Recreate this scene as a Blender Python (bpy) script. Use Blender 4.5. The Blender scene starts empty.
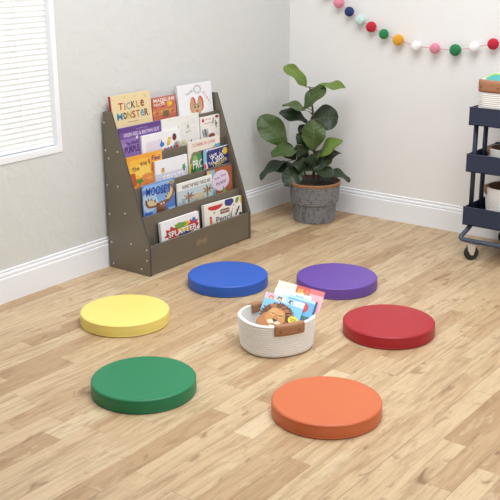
import bpy, bmesh, math, random
from mathutils import Vector, Matrix
C = bpy.context.scene.collection
R = random.Random(7)
PI = math.pi

# ---------------------------------------------------------------- materials
def lin(c):
    return tuple(((v / 12.92) if v <= .04045 else ((v + .055) / 1.055) ** 2.4) for v in c[:3])
def rgb(r, g, b):
    return lin((r / 255, g / 255, b / 255))
class NT:
    def __init__(s, name):
        s.m = bpy.data.materials.new(name); s.m.use_nodes = True
        s.t = s.m.node_tree; s.b = s.t.nodes['Principled BSDF']; s.o = s.t.nodes['Material Output']
    def n(s, typ, **kw):
        nd = s.t.nodes.new(typ)
        for k, v in kw.items():
            if k.startswith('i_'): nd.inputs[k[2:].replace('_', ' ')].default_value = v
            else: setattr(nd, k, v)
        return nd
    def l(s, a, b): s.t.links.new(a, b)
    def math(s, op, a, b=None, c=None):
        nd = s.n('ShaderNodeMath', operation=op)
        for i, v in enumerate((a, b, c)):
            if v is None: continue
            if isinstance(v, (int, float)): nd.inputs[i].default_value = v
            else: s.l(v, nd.inputs[i])
        return nd.outputs[0]
    def mix(s, fac, a, b, mode='MIX'):
        nd = s.n('ShaderNodeMix', data_type='RGBA', blend_type=mode)
        for i, v in ((0, fac), (6, a), (7, b)):
            if isinstance(v, (int, float)): nd.inputs[i].default_value = v
            elif isinstance(v, tuple): nd.inputs[i].default_value = v if len(v) == 4 else v + (1,)
            else: s.l(v, nd.inputs[i])
        return nd.outputs[2]
def mat(name, col, rough=.5, vary=.06, scale=40, metal=0, bump=0, bscale=300, spec=.5, sheen=0, coat=0):
    s = NT(name); b = s.b
    tc = s.n('ShaderNodeTexCoord')
    nz = s.n('ShaderNodeTexNoise', i_Scale=scale, i_Detail=4.0); s.l(tc.outputs['Object'], nz.inputs['Vector'])
    d = tuple(max(0, v * (1 - vary)) for v in col); u = tuple(min(1, v * (1 + vary)) for v in col)
    s.l(s.mix(nz.outputs[0], d, u), b.inputs['Base Color'])
    b.inputs['Roughness'].default_value = rough; b.inputs['Metallic'].default_value = metal
    b.inputs['Specular IOR Level'].default_value = spec
    b.inputs['Sheen Weight'].default_value = sheen
    b.inputs['Coat Weight'].default_value = coat
    if bump:
        n2 = s.n('ShaderNodeTexNoise', i_Scale=bscale, i_Detail=3.0); s.l(tc.outputs['Object'], n2.inputs['Vector'])
        bp = s.n('ShaderNodeBump', i_Strength=bump, i_Distance=.002); s.l(n2.outputs[0], bp.inputs['Height'])
        s.l(bp.outputs[0], b.inputs['Normal'])
    return s.m
_ink = {}
def ink(r, g, b):
    k = (r, g, b)
    if k not in _ink: _ink[k] = mat('ink_%d_%d_%d' % k, rgb(r, g, b), .4, .04, 60)
    return _ink[k]

def floor_mat():
    s = NT('oak_laminate'); b = s.b
    g = s.n('ShaderNodeNewGeometry'); sp = s.n('ShaderNodeSeparateXYZ'); s.l(g.outputs['Position'], sp.inputs[0])
    X, Y = sp.outputs[0], sp.outputs[1]
    u = s.math('DIVIDE', s.math('SUBTRACT', X, .074), .0835)
    iu = s.math('FLOOR', u); fu = s.math('FRACT', u)
    w1 = s.n('ShaderNodeTexWhiteNoise', noise_dimensions='1D'); s.l(iu, w1.inputs['W'])
    v = s.math('ADD', s.math('DIVIDE', Y, .62), s.math('MULTIPLY', w1.outputs[0], 7.0))
    iv = s.math('FLOOR', v); fv = s.math('FRACT', v)
    cid = s.n('ShaderNodeCombineXYZ'); s.l(iu, cid.inputs[0]); s.l(iv, cid.inputs[1])
    wn = s.n('ShaderNodeTexWhiteNoise', noise_dimensions='3D'); s.l(cid.outputs[0], wn.inputs['Vector'])
    rnd = wn.outputs[0]
    # grain coordinates, shifted per strip
    gc = s.n('ShaderNodeCombineXYZ')
    s.l(s.math('MULTIPLY', X, 1.0), gc.inputs[0]); s.l(s.math('MULTIPLY', Y, .085), gc.inputs[1]); s.l(s.math('MULTIPLY', rnd, 37.0), gc.inputs[2])
    n1 = s.n('ShaderNodeTexNoise', i_Scale=30.0, i_Detail=7.0, i_Roughness=.62, i_Distortion=1.0); s.l(gc.outputs[0], n1.inputs['Vector'])
    n2 = s.n('ShaderNodeTexNoise', i_Scale=150.0, i_Detail=4.0, i_Roughness=.65, i_Distortion=.4); s.l(gc.outputs[0], n2.inputs['Vector'])
    gk = s.n('ShaderNodeCombineXYZ')
    s.l(X, gk.inputs[0]); s.l(s.math('MULTIPLY', Y, .45), gk.inputs[1]); s.l(s.math('MULTIPLY', rnd, 11.0), gk.inputs[2])
    n3 = s.n('ShaderNodeTexNoise', i_Scale=17.0, i_Detail=3.0, i_Distortion=1.0); s.l(gk.outputs[0], n3.inputs['Vector'])
    rp = s.n('ShaderNodeValToRGB'); s.l(rnd, rp.inputs[0])
    e = rp.color_ramp.elements
    e[0].position = 0; e[0].color = rgb(176, 145, 110) + (1,)
    e[1].position = 1; e[1].color = rgb(214, 194, 160) + (1,)
    for pos, c in ((.25, (194, 165, 129)), (.55, (206, 182, 146)), (.8, (198, 170, 133))):
        k = e.new(pos); k.color = rgb(*c) + (1,)
    def ramp(src, lo, hi):
        m = s.n('ShaderNodeMapRange'); m.inputs['From Min'].default_value = lo; m.inputs['From Max'].default_value = hi
        s.l(src, m.inputs['Value']); return m.outputs[0]
    c1 = s.mix(s.math('MULTIPLY', ramp(n1.outputs[0], .455, .72), .68), rp.outputs[0], rgb(140, 106, 74))
    c2 = s.mix(s.math('MULTIPLY', ramp(n2.outputs[0], .52, .78), .42), c1, rgb(128, 94, 64))
    c3 = s.mix(s.math('MULTIPLY', ramp(n3.outputs[0], .62, .78), .8), c2, rgb(122, 86, 58))
    c3 = s.mix(s.math('MULTIPLY', ramp(n3.outputs[0], .40, .22), .4), c3, rgb(224, 208, 178))
    # joints
    e1 = s.math('LESS_THAN', s.math('MINIMUM', fu, s.math('SUBTRACT', 1.0, fu)), .012)
    e2 = s.math('LESS_THAN', s.math('MINIMUM', fv, s.math('SUBTRACT', 1.0, fv)), .0016)
    e3 = s.math('LESS_THAN', s.math('FRACT', s.math('DIVIDE', s.math('ADD', u, .02), 3.0)), .012)
    j = s.math('MULTIPLY', s.math('MAXIMUM', e1, e2), .35)
    c4 = s.mix(j, c3, rgb(118, 88, 60))
    c4 = s.mix(s.math('MULTIPLY', e3, .3), c4, rgb(92, 68, 46))
    s.l(c4, b.inputs['Base Color'])
    b.inputs['Roughness'].default_value = .42; b.inputs['Specular IOR Level'].default_value = .35
    bp = s.n('ShaderNodeBump', i_Strength=.12, i_Distance=.001); s.l(n2.outputs[0], bp.inputs['Height']); s.l(bp.outputs[0], b.inputs['Normal'])
    return s.m
def wall_mat(name, col, strength):
    s = NT(name); b = s.b
    tc = s.n('ShaderNodeTexCoord')
    nz = s.n('ShaderNodeTexNoise', i_Scale=14.0, i_Detail=5.0, i_Roughness=.55, i_Distortion=.6); s.l(tc.outputs['Object'], nz.inputs['Vector'])
    mr = s.n('ShaderNodeMapRange'); mr.inputs['From Min'].default_value = .45; mr.inputs['From Max'].default_value = .62
    s.l(nz.outputs[0], mr.inputs['Value'])
    n2 = s.n('ShaderNodeTexNoise', i_Scale=120.0, i_Detail=3.0); s.l(tc.outputs['Object'], n2.inputs['Vector'])
    h = s.math('ADD', mr.outputs[0], s.math('MULTIPLY', n2.outputs[0], .25))
    bp = s.n('ShaderNodeBump', i_Strength=strength, i_Distance=.004); s.l(h, bp.inputs['Height']); s.l(bp.outputs[0], b.inputs['Normal'])
    s.l(s.mix(nz.outputs[0], tuple(v * .985 for v in col), col), b.inputs['Base Color'])
    b.inputs['Roughness'].default_value = .75; b.inputs['Specular IOR Level'].default_value = .25
    return s.m
def leaf_mat(name, top, vein, under):
    s = NT(name); b = s.b
    uv = s.n('ShaderNodeUVMap'); sp = s.n('ShaderNodeSeparateXYZ'); s.l(uv.outputs[0], sp.inputs[0])
    U, V = sp.outputs[0], sp.outputs[1]                     # U across (-1..1 shifted to 0..1), V along
    a = s.math('ABSOLUTE', s.math('SUBTRACT', s.math('MULTIPLY', U, 2.0), 1.0))
    mid = s.math('LESS_THAN', a, .035)
    ph = s.math('FRACT', s.math('MULTIPLY', s.math('SUBTRACT', V, s.math('MULTIPLY', a, .17)), 7.5))
    side = s.math('LESS_THAN', s.math('ABSOLUTE', s.math('SUBTRACT', ph, .5)), .045)
    vm = s.math('MAXIMUM', mid, s.math('MULTIPLY', side, .6))
    tc = s.n('ShaderNodeTexCoord'); nz = s.n('ShaderNodeTexNoise', i_Scale=30.0, i_Detail=3.0); s.l(tc.outputs['Object'], nz.inputs['Vector'])
    base = s.mix(nz.outputs[0], tuple(v * .8 for v in top), tuple(v * 1.2 for v in top))
    c = s.mix(s.math('MULTIPLY', vm, .6), base, vein)
    gm = s.n('ShaderNodeNewGeometry')
    c = s.mix(gm.outputs['Backfacing'], c, under)
    s.l(c, b.inputs['Base Color']); b.inputs['Roughness'].default_value = .4; b.inputs['Specular IOR Level'].default_value = .35
    sw = s.math('ABSOLUTE', s.math('SUBTRACT', ph, .5))
    hgt = s.math('SUBTRACT', s.math('MULTIPLY', s.math('MINIMUM', sw, .3), 1.5), s.math('MULTIPLY', mid, .3))
    bp = s.n('ShaderNodeBump', i_Strength=.35, i_Distance=.004); s.l(hgt, bp.inputs['Height']); s.l(bp.outputs[0], b.inputs['Normal'])
    return s.m
def weave_mat():
    s = NT('grey_wicker'); b = s.b
    tc = s.n('ShaderNodeTexCoord'); nz = s.n('ShaderNodeTexNoise', i_Scale=70.0, i_Detail=3.0)
    mp = s.n('ShaderNodeMapping'); mp.inputs['Scale'].default_value = (1, 1, .6)
    s.l(tc.outputs['Object'], mp.inputs[0]); s.l(mp.outputs[0], nz.inputs['Vector'])
    rp = s.n('ShaderNodeValToRGB'); s.l(nz.outputs[0], rp.inputs[0]); e = rp.color_ramp.elements
    e[0].position = .33; e[0].color = rgb(96, 97, 100) + (1,)
    e[1].position = .78; e[1].color = rgb(150, 124, 98) + (1,)
    k = e.new(.48); k.color = rgb(128, 130, 133) + (1,)
    k = e.new(.62); k.color = rgb(140, 138, 134) + (1,)
    s.l(rp.outputs[0], b.inputs['Base Color']); b.inputs['Roughness'].default_value = .7
    return s.m
def slat_mat():
    s = NT('white_blind_slat')
    tc = s.n('ShaderNodeTexCoord'); nz = s.n('ShaderNodeTexNoise', i_Scale=20.0); s.l(tc.outputs['Object'], nz.inputs['Vector'])
    s.l(s.mix(nz.outputs[0], rgb(246, 246, 242), rgb(252, 252, 250)), s.b.inputs['Base Color']); s.b.inputs['Roughness'].default_value = .45
    tr = s.n('ShaderNodeBsdfTranslucent'); tr.inputs[0].default_value = (.95, .95, .9, 1)
    mx = s.n('ShaderNodeMixShader'); mx.inputs[0].default_value = .25
    s.l(s.b.outputs[0], mx.inputs[1]); s.l(tr.outputs[0], mx.inputs[2]); s.l(mx.outputs[0], s.o.inputs[0])
    return s.m
def glass_mat():
    s = NT('window_glass'); g = s.n('ShaderNodeBsdfGlass'); g.inputs['Roughness'].default_value = 0; g.inputs['IOR'].default_value = 1.02
    s.l(g.outputs[0], s.o.inputs[0]); return s.m
def rope_mat(name, col):
    s = NT(name); b = s.b
    uv = s.n('ShaderNodeUVMap'); sp = s.n('ShaderNodeSeparateXYZ'); s.l(uv.outputs[0], sp.inputs[0])
    ph = s.math('ADD', s.math('MULTIPLY', sp.outputs[0], 260.0), s.math('MULTIPLY', sp.outputs[1], 1.0))
    sn = s.math('SINE', s.math('MULTIPLY', ph, 2 * PI / 2))
    bp = s.n('ShaderNodeBump', i_Strength=.15, i_Distance=.001); s.l(sn, bp.inputs['Height']); s.l(bp.outputs[0], b.inputs['Normal'])
    tc = s.n('ShaderNodeTexCoord'); nz = s.n('ShaderNodeTexNoise', i_Scale=90.0, i_Detail=3.0); s.l(tc.outputs['Object'], nz.inputs['Vector'])
    s.l(s.mix(nz.outputs[0], tuple(v * .9 for v in col), col), b.inputs['Base Color'])
    b.inputs['Roughness'].default_value = .85; b.inputs['Specular IOR Level'].default_value = .2
    return s.m

M = dict(
    floor=floor_mat(), wall_l=wall_mat('wall_paint_dimmed_left', rgb(217, 218, 216), .28), wall_r=wall_mat('wall_paint_brightened_right', rgb(239, 238, 236), .06),  # one wall paint, light level toned into its colour: left dimmed, right brightened
    trim=mat('white_trim_paint', rgb(245, 248, 253), .35, .01, 10), pew=mat('pewter_laminate', rgb(122, 114, 100), .34, .06, 9, metal=.35, bump=.06, bscale=600),
    pewedge=mat('dark_edge_band', rgb(78, 72, 64), .45, .05, 20), cap=mat('screw_cap_grey', rgb(205, 203, 196), .4, .03),
    emblem=mat('bronze_emblem', rgb(138, 122, 102), .4, .12, 90, metal=.4), emblem2=mat('bronze_emblem_light', rgb(162, 146, 122), .4, .1, 90, metal=.4),
    page=mat('paper_white', rgb(243, 241, 236), .7, .03, 200),
    navy=mat('navy_steel', rgb(46, 55, 78), .42, .05, 15, metal=.1), navytube=mat('slate_tube', rgb(66, 78, 94), .4, .05, 15, metal=.1),
    rubber=mat('black_rubber', rgb(34, 34, 36), .55, .08), hub=mat('pale_caster_metal', rgb(206, 200, 190), .35, .05, 20, metal=.4),
    leather=mat('tan_leather', rgb(168, 118, 84), .5, .14, 60, bump=.15, bscale=250), rivet=mat('brass_rivet', rgb(150, 110, 70), .3, .05, 30, metal=.8),
    rope=rope_mat('white_cotton_rope', rgb(251, 248, 242)), lining=mat('brown_lining', rgb(122, 92, 68), .8, .1, 50),
    weave=weave_mat(), potrim=mat('brown_wicker_rim', rgb(166, 116, 78), .7, .2, 60), soil=mat('dark_soil', rgb(60, 46, 36), .9, .3, 60, bump=.6, bscale=120),
    bark=mat('grey_brown_bark', rgb(92, 76, 58), .8, .2, 50), slat=slat_mat(), glass=glass_mat(), cord=mat('white_cord', rgb(250, 250, 248), .6, .02),
    string=mat('pink_string', rgb(222, 150, 166), .8, .05),
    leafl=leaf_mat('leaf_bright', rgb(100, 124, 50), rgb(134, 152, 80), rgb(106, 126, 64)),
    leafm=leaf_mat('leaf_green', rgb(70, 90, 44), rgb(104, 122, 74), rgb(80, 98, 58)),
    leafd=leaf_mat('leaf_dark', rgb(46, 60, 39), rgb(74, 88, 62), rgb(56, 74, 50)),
)

# ---------------------------------------------------------------- helpers
def obj(name, bm, mats, parent=None, smooth=False, autos=None):
    me = bpy.data.meshes.new(name)
    bmesh.ops.remove_doubles(bm, verts=bm.verts, dist=1e-6)
    bm.to_mesh(me); bm.free()
    if not isinstance(mats, (list, tuple)): mats = [mats]
    for m in mats: me.materials.append(m)
    if smooth:
        for p in me.polygons: p.use_smooth = True
        if autos: me.set_sharp_from_angle(angle=math.radians(autos))
    o = bpy.data.objects.new(name, me); C.objects.link(o)
    if parent: o.parent = parent
    return o
def tag(o, label=None, cat=None, group=None, kind=None):
    for k, v in (('label', label), ('category', cat), ('group', group), ('kind', kind)):
        if v: o[k] = v
    return o
def thing(name, label, cat, loc=(0, 0, 0), rz=0, group=None, mtx=None):
    o = bpy.data.objects.new(name, None); C.objects.link(o); o.empty_display_size = .05
    if mtx is not None: o.matrix_world = mtx
    else: o.location = loc; o.rotation_euler = (0, 0, rz)
    return tag(o, label, cat, group)
def box(bm, x0, x1, y0, y1, z0, z1, mi=0, bev=0):
    r = bmesh.ops.create_cube(bm, size=1)
    vs = r['verts']
    for v in vs:
        v.co = Vector(((x0 + x1) / 2 + v.co.x * (x1 - x0), (y0 + y1) / 2 + v.co.y * (y1 - y0), (z0 + z1) / 2 + v.co.z * (z1 - z0)))
    fs = set(f for v in vs for f in v.link_faces)
    for f in fs: f.material_index = mi
    if bev:
        es = list(set(e for f in fs for e in f.edges))
        rr = bmesh.ops.bevel(bm, geom=es, offset=bev, segments=2, affect='EDGES', profile=.6)
        for f in rr['faces']: f.material_index = mi
def boxobj(name, x0, x1, y0, y1, z0, z1, m, parent=None, bev=.0015):
    bm = bmesh.new(); box(bm, x0, x1, y0, y1, z0, z1, 0, bev); return obj(name, bm, m, parent)
def prism(bm, pts, axis, a, b, mi=0):
    """extrude a closed 2-D outline along an axis ('x': pts are (y,z); 'y': (x,z); 'z': (x,y))"""
    def mk(p, t):
        return {'x': (t, p[0], p[1]), 'y': (p[0], t, p[1]), 'z': (p[0], p[1], t)}[axis]
    v0 = [bm.verts.new(mk(p, a)) for p in pts]; v1 = [bm.verts.new(mk(p, b)) for p in pts]
    fs = [bm.faces.new(v0), bm.faces.new(v1[::-1])]
    n = len(pts)
    for i in range(n): fs.append(bm.faces.new((v0[i], v1[i], v1[(i + 1) % n], v0[(i + 1) % n])))
    for f in fs: f.material_index = mi
    bmesh.ops.recalc_face_normals(bm, faces=fs)
def lathe(bm, prof, n=64, mi=0, close=True, fn=None, uv=False):
    rings = []
    lay = bm.loops.layers.uv.verify() if uv else None
    for j, (r, z) in enumerate(prof):
        ring = []
        for i in range(n):
            a = 2 * PI * i / n
            p = Vector((r * math.cos(a), r * math.sin(a), z))
            if fn: p = fn(p, a, j)
            ring.append(bm.verts.new(p))
        rings.append(ring)
    for j in range(len(rings) - 1):
        for i in range(n):
            f = bm.faces.new((rings[j][i], rings[j][(i + 1) % n], rings[j + 1][(i + 1) % n], rings[j + 1][i])); f.material_index = mi
            if uv:
                for l, (du, dj) in zip(f.loops, ((0, 0), (1, 0), (1, 1), (0, 1))): l[lay].uv = ((i + du) / n, (j + dj) / 4)
    if close:
        for ring, fl in ((rings[0], True), (rings[-1], False)):
            f = bm.faces.new(ring[::-1] if fl else ring); f.material_index = mi
def tube(bm, pts, r, n=10, mi=0, closed=False, cap=True):
    pts = [Vector(p) for p in pts]; m = len(pts); rings = []
    rr = r if isinstance(r, (list, tuple)) else [r] * m
    prev = None
    for i, p in enumerate(pts):
        if closed: t = pts[(i + 1) % m] - pts[i - 1]
        else: t = pts[min(i + 1, m - 1)] - pts[max(i - 1, 0)]
        t.normalize()
        if prev is None:
            a = Vector((0, 0, 1)) if abs(t.z) < .9 else Vector((1, 0, 0))
            u = t.cross(a).normalized()
        else:
            u = (prev - t * prev.dot(t)).normalized()
        prev = u; w = t.cross(u)
        rings.append([bm.verts.new(p + (u * math.cos(2 * PI * k / n) + w * math.sin(2 * PI * k / n)) * rr[i]) for k in range(n)])
    fs = []
    for i in range(m if closed else m - 1):
        A, B = rings[i], rings[(i + 1) % m]
        for k in range(n):
            f = bm.faces.new((A[k], A[(k + 1) % n], B[(k + 1) % n], B[k])); f.material_index = mi; fs.append(f)
    if cap and not closed:
        for q in (rings[0][::-1], rings[-1]):
            f = bm.faces.new(q); f.material_index = mi; fs.append(f)
    bmesh.ops.recalc_face_normals(bm, faces=fs)
def fillet(pts, r, n=6):
    pts = [Vector(p) for p in pts]; out = [pts[0]]
    for a, b, c in zip(pts, pts[1:], pts[2:]):
        d1 = (a - b); d2 = (c - b); k = min(r, d1.length * .49, d2.length * .49)
        p, q = b + d1.normalized() * k, b + d2.normalized() * k
        for i in range(n + 1):
            t = i / n; out.append(p.lerp(b, t).lerp(b.lerp(q, t), t))
    out.append(pts[-1]); return out
def spline(pts, n=8):
    pts = [Vector(p) for p in pts]; P = [pts[0] * 2 - pts[1]] + pts + [pts[-1] * 2 - pts[-2]]; out = []
    for i in range(1, len(P) - 2):
        a, b, c, d = P[i - 1:i + 3]
        for k in range(n):
            t = k / n
            out.append(.5 * ((2 * b) + (c - a) * t + (2 * a - 5 * b + 4 * c - d) * t * t + (3 * b - a - 3 * c + d) * t ** 3))
    out.append(pts[-1]); return out

# ---------------------------------------------------------------- the room
WX = -.012                                     # painted face of the left wall; the baseboard stands proud of it
WY = .012
bm = bmesh.new(); box(bm, -.14, 5.5, -6.5, .14, -.05, 0)
tag(obj('floor', bm, M['floor']), 'light oak laminate floor of narrow staggered strips', 'floor', kind='structure')
oy0, oy1, oz0, oz1 = -2.95, -1.839, .630, 1.95      # window opening
bm = bmesh.new()
box(bm, -.132, WX, -6.5, oy0, 0, 2.6); box(bm, -.132, WX, oy1, .13, 0, 2.6)
box(bm, -.132, WX, oy0, oy1, 0, oz0); box(bm, -.132, WX, oy0, oy1, oz1, 2.6)
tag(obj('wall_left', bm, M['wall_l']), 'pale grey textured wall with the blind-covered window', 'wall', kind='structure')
bm = bmesh.new(); box(bm, WX, 5.5, WY, .13, 0, 2.6)
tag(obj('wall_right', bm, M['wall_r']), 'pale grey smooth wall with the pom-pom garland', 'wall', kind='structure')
prof = [(0, 0), (.012, 0), (.012, .112), (.0105, .116), (.0085, .118), (.0095, .122), (.0095, .131), (.0075, .135), (.0045, .137), (.0045, .141), (.006, .144), (.006, .1495), (.003, .1515), (0, .1515)]
bm = bmesh.new(); prism(bm, [(WX + p[0], p[1]) for p in prof], 'y', -6.5, WY)
tag(obj('baseboard_left', bm, M['trim']), 'white moulded baseboard along the wall under the window', 'baseboard', kind='structure')
bm = bmesh.new(); prism(bm, [(WY - p[0], p[1]) for p in prof], 'x', 0, 5.5)
tag(obj('baseboard_right', bm, M['trim']), 'white moulded baseboard along the wall behind the cart', 'baseboard', kind='structure')
# window: white frame in the opening, pane behind
wroot = thing('window_1', 'bright white-framed window in the left wall', 'window', (-.05, (oy0 + oy1) / 2, oz0)); wroot['kind'] = 'structure'
def inwin(o):
    o.parent = wroot; o.matrix_parent_inverse = Matrix.Translation(-Vector(wroot.location)); return o
bm = bmesh.new()
fw = .028
box(bm, -.12, WX + .003, oy1 - fw, oy1, oz0, oz1, 0, .002); box(bm, -.12, WX + .003, oy0, oy0 + fw, oz0, oz1, 0, .002)
box(bm, -.12, WX + .004, oy0 + fw, oy1 - fw, oz0, oz0 + .03, 0, .002); box(bm, -.12, WX + .003, oy0 + fw, oy1 - fw, oz1 - fw, oz1, 0, .002)
inwin(obj('window_frame', bm, M['trim']))
inwin(boxobj('window_pane', -.112, -.108, oy0 + fw, oy1 - fw, oz0 + .03, oz1 - fw, M['glass'], None, 0))
bl = thing('venetian_blind', 'white slatted venetian blind drawn down over the window', 'blind', (-.04, (oy0 + oy1) / 2, oz0 + .03))
def inb(o):
    o.parent = bl; o.matrix_parent_inverse = Matrix.Translation(-Vector(bl.location)); return o
ya, yb = oy0 + fw + .004, oy1 - fw - .004
bm = bmesh.new(); z = oz0 + .066
th = math.radians(64)
while z < oz1 - .08:
    for a, b in ((-1, 0), (0, 1)):
        pass
    pts = []
    for k in range(5):
        t = k / 4 * 2 - 1
        dx, dz = t * .0128, .0016 * (1 - t * t)
        pts.append((-.04 + dx * math.cos(th) + dz * math.sin(th), z - dx * math.sin(th) + dz * math.cos(th)))
    va = [bm.verts.new((p[0], ya, p[1])) for p in pts]; vb = [bm.verts.new((p[0], yb, p[1])) for p in pts]
    for k in range(4): bm.faces.new((va[k], va[k + 1], vb[k + 1], vb[k]))
    z += .0237
inb(obj('slats', bm, M['slat'], None, True))
inb(boxobj('bottom_rail', -.054, -.028, ya, yb, oz0 + .036, oz0 + .05, M['cord'], None, .003))
inb(boxobj('headrail', -.06, -.022, ya, yb, oz1 - .075, oz1 - .03, M['cord'], None, .003))
for yy in (-2.047, -2.4, -2.76):
    bm = bmesh.new(); tube(bm, [(-.0245, yy, oz0 + .045), (-.0245, yy, oz1 - .05)], .0016, 6)
    inb(obj('ladder_cord', bm, M['cord']))

# ---------------------------------------------------------------- floor cushions
def cushion(x, y, col, label, rz):
    m = mat('vinyl_%d_%d_%d' % col, rgb(*col), .42, .03, 6, bump=.12, bscale=500, spec=.5)
    t = thing('floor_cushion', label, 'cushion', (x, y, 0), rz, 'round vinyl cushions in a ring')
    r, h = .19, .0565; k = .007
    prof = [(r - .02, .0004), (r - .003, .0006), (r - .0005, .0025), (r, .008)]
    for i in range(1, 6): prof.append((r + .0012 * math.sin(PI * i / 6), .010 + (h - .022) * i / 6))
    for i in range(7):
        a = PI / 2 * i / 6; prof.append((r - k + k * math.cos(a), h - k + k * math.sin(a) - .002))
    for i in range(1, 9): prof.append((max(.004, (r - k) * (1 - i / 8.2)), h - .002 + .003 * (1 - (1 - i / 8) ** 2)))
    bm = bmesh.new(); lathe(bm, prof, 96)
    obj('vinyl_cover', bm, m, t, True, 40)
    bm = bmesh.new()
    for rr, zz, th_ in ((r - .0012, h - .0075, .0021),):
        tube(bm, [(rr * math.cos(2 * PI * i / 96), rr * math.sin(2 * PI * i / 96), zz) for i in range(96)], th_, 6, 0, True)
    obj('top_piping', bm, m, t, True)
    bm = bmesh.new(); rr = r - .0006
    tube(bm, [(rr * math.cos(2 * PI * i / 96), rr * math.sin(2 * PI * i / 96), .006) for i in range(96)], .0019, 6, 0, True)
    obj('bottom_piping', bm, m, t, True)
    return t
cushion(.593, -2.080, (240, 220, 122), 'yellow round vinyl floor cushion nearest the window wall', .3)
cushion(1.127, -2.531, (24, 124, 80), 'green round vinyl floor cushion at the front left', 1.1)
cushion(.655, -1.445, (38, 92, 190), 'blue round vinyl floor cushion in front of the book rack', 2.0)
cushion(1.088, -1.160, (106, 72, 164), 'purple round vinyl floor cushion behind the white basket', .7)
cushion(1.566, -1.513, (168, 27, 40), 'red round vinyl floor cushion at the right', 2.6)
cushion(1.757, -2.285, (204, 106, 62), 'orange round vinyl floor cushion at the front', 1.7)

# ---------------------------------------------------------------- book rack
BX0, BY0, BY1 = .010, -1.591, -.774
DX = [.280, .217, .166, .115, .068]; DZ = [.15, .28, .415, .555, .69]; PZ = [.03, .185, .315, .455, .655]
rack = thing('book_display_rack', 'pewter grey tiered book display rack against the left wall', 'book rack', (.15, (BY0 + BY1) / 2, 0))
def inr(o, par=None):
    o.parent = par or rack
    o.matrix_parent_inverse = Matrix.Translation(-Vector(rack.location)) if par is None else Matrix.Identity(4)
    return o
side = [(BX0, 0), (.284, 0), (.284, .15), (.063, .786), (BX0, .786)]
sides = []
for a, b in ((BY0, BY0 + .016), (BY1 - .014, BY1)):
    bm = bmesh.new(); prism(bm, side, 'y', a, b)
    bmesh.ops.bevel(bm, geom=bm.edges[:], offset=.0012, segments=1, affect='EDGES')
    for f in bm.faces:
        if abs(f.normal.y) < .5: f.material_index = 1
    sides.append(inr(obj('side_panel', bm, [M['pew'], M['pewedge']])))
ia, ib = BY0 + .016, BY1 - .014
inr(boxobj('back_panel', BX0 + .002, .026, ia, ib, .02, .775, M['pew']))
inr(boxobj('base_panel', .026, .268, ia, ib, .016, .0295, M['pew']))
fp = inr(boxobj('front_panel', .268, .280, ia, ib, .004, .15, M['pew']))
for k in range(1, 5):
    inr(boxobj('divider', DX[k] - .009, DX[k], ia, ib, PZ[k - 1], DZ[k], M['pew']))
    xb = DX[k + 1] if k < 4 else .026
    inr(boxobj('pocket_floor', xb, DX[k] - .009, ia, ib, PZ[k] - .01, PZ[k] - .0005, M['pew']))
for x, z in ((.017, .734), (.018, .598), (.018, .424), (.092, .427), (.026, .278), (.133, .297), (.03, .133), (.163, .147), (.036, .022), (.229, .03), (.268, .135), (.268, .08), (.038, .56), (.1, .6)):
    bm = bmesh.new(); lathe(bm, [(.0046, 0), (.0046, .001), (.0036, .002), (.001, .0025)], 14)
    bmesh.ops.transform(bm, matrix=Matrix.Translation((x, BY0, z)) @ Matrix.Rotation(PI / 2, 4, 'X'), verts=bm.verts)
    inr(obj('screw_cap', bm, M['cap'], None, True), sides[0])
# small bronze emblem on the front panel: a tile with a row of rounded marks above a thin line of marks
bm = bmesh.new()
box(bm, .280, .2808, -1.238, -1.142, .064, .103, 0, .0003)
for i in range(5):
    y0 = -1.230 + i * .0170
    box(bm, .2808, .2814, y0, y0 + .012, .078, .078 + (.014, .018, .012, .017, .015)[i], 1, .0002)
for i in range(9):
    y0 = -1.231 + i * .0096
    box(bm, .2808, .2814, y0, y0 + .006, .068, .0735, 1, .0001)
inr(obj('emblem', bm, [M['emblem'], M['emblem2']]), fp)

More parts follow.
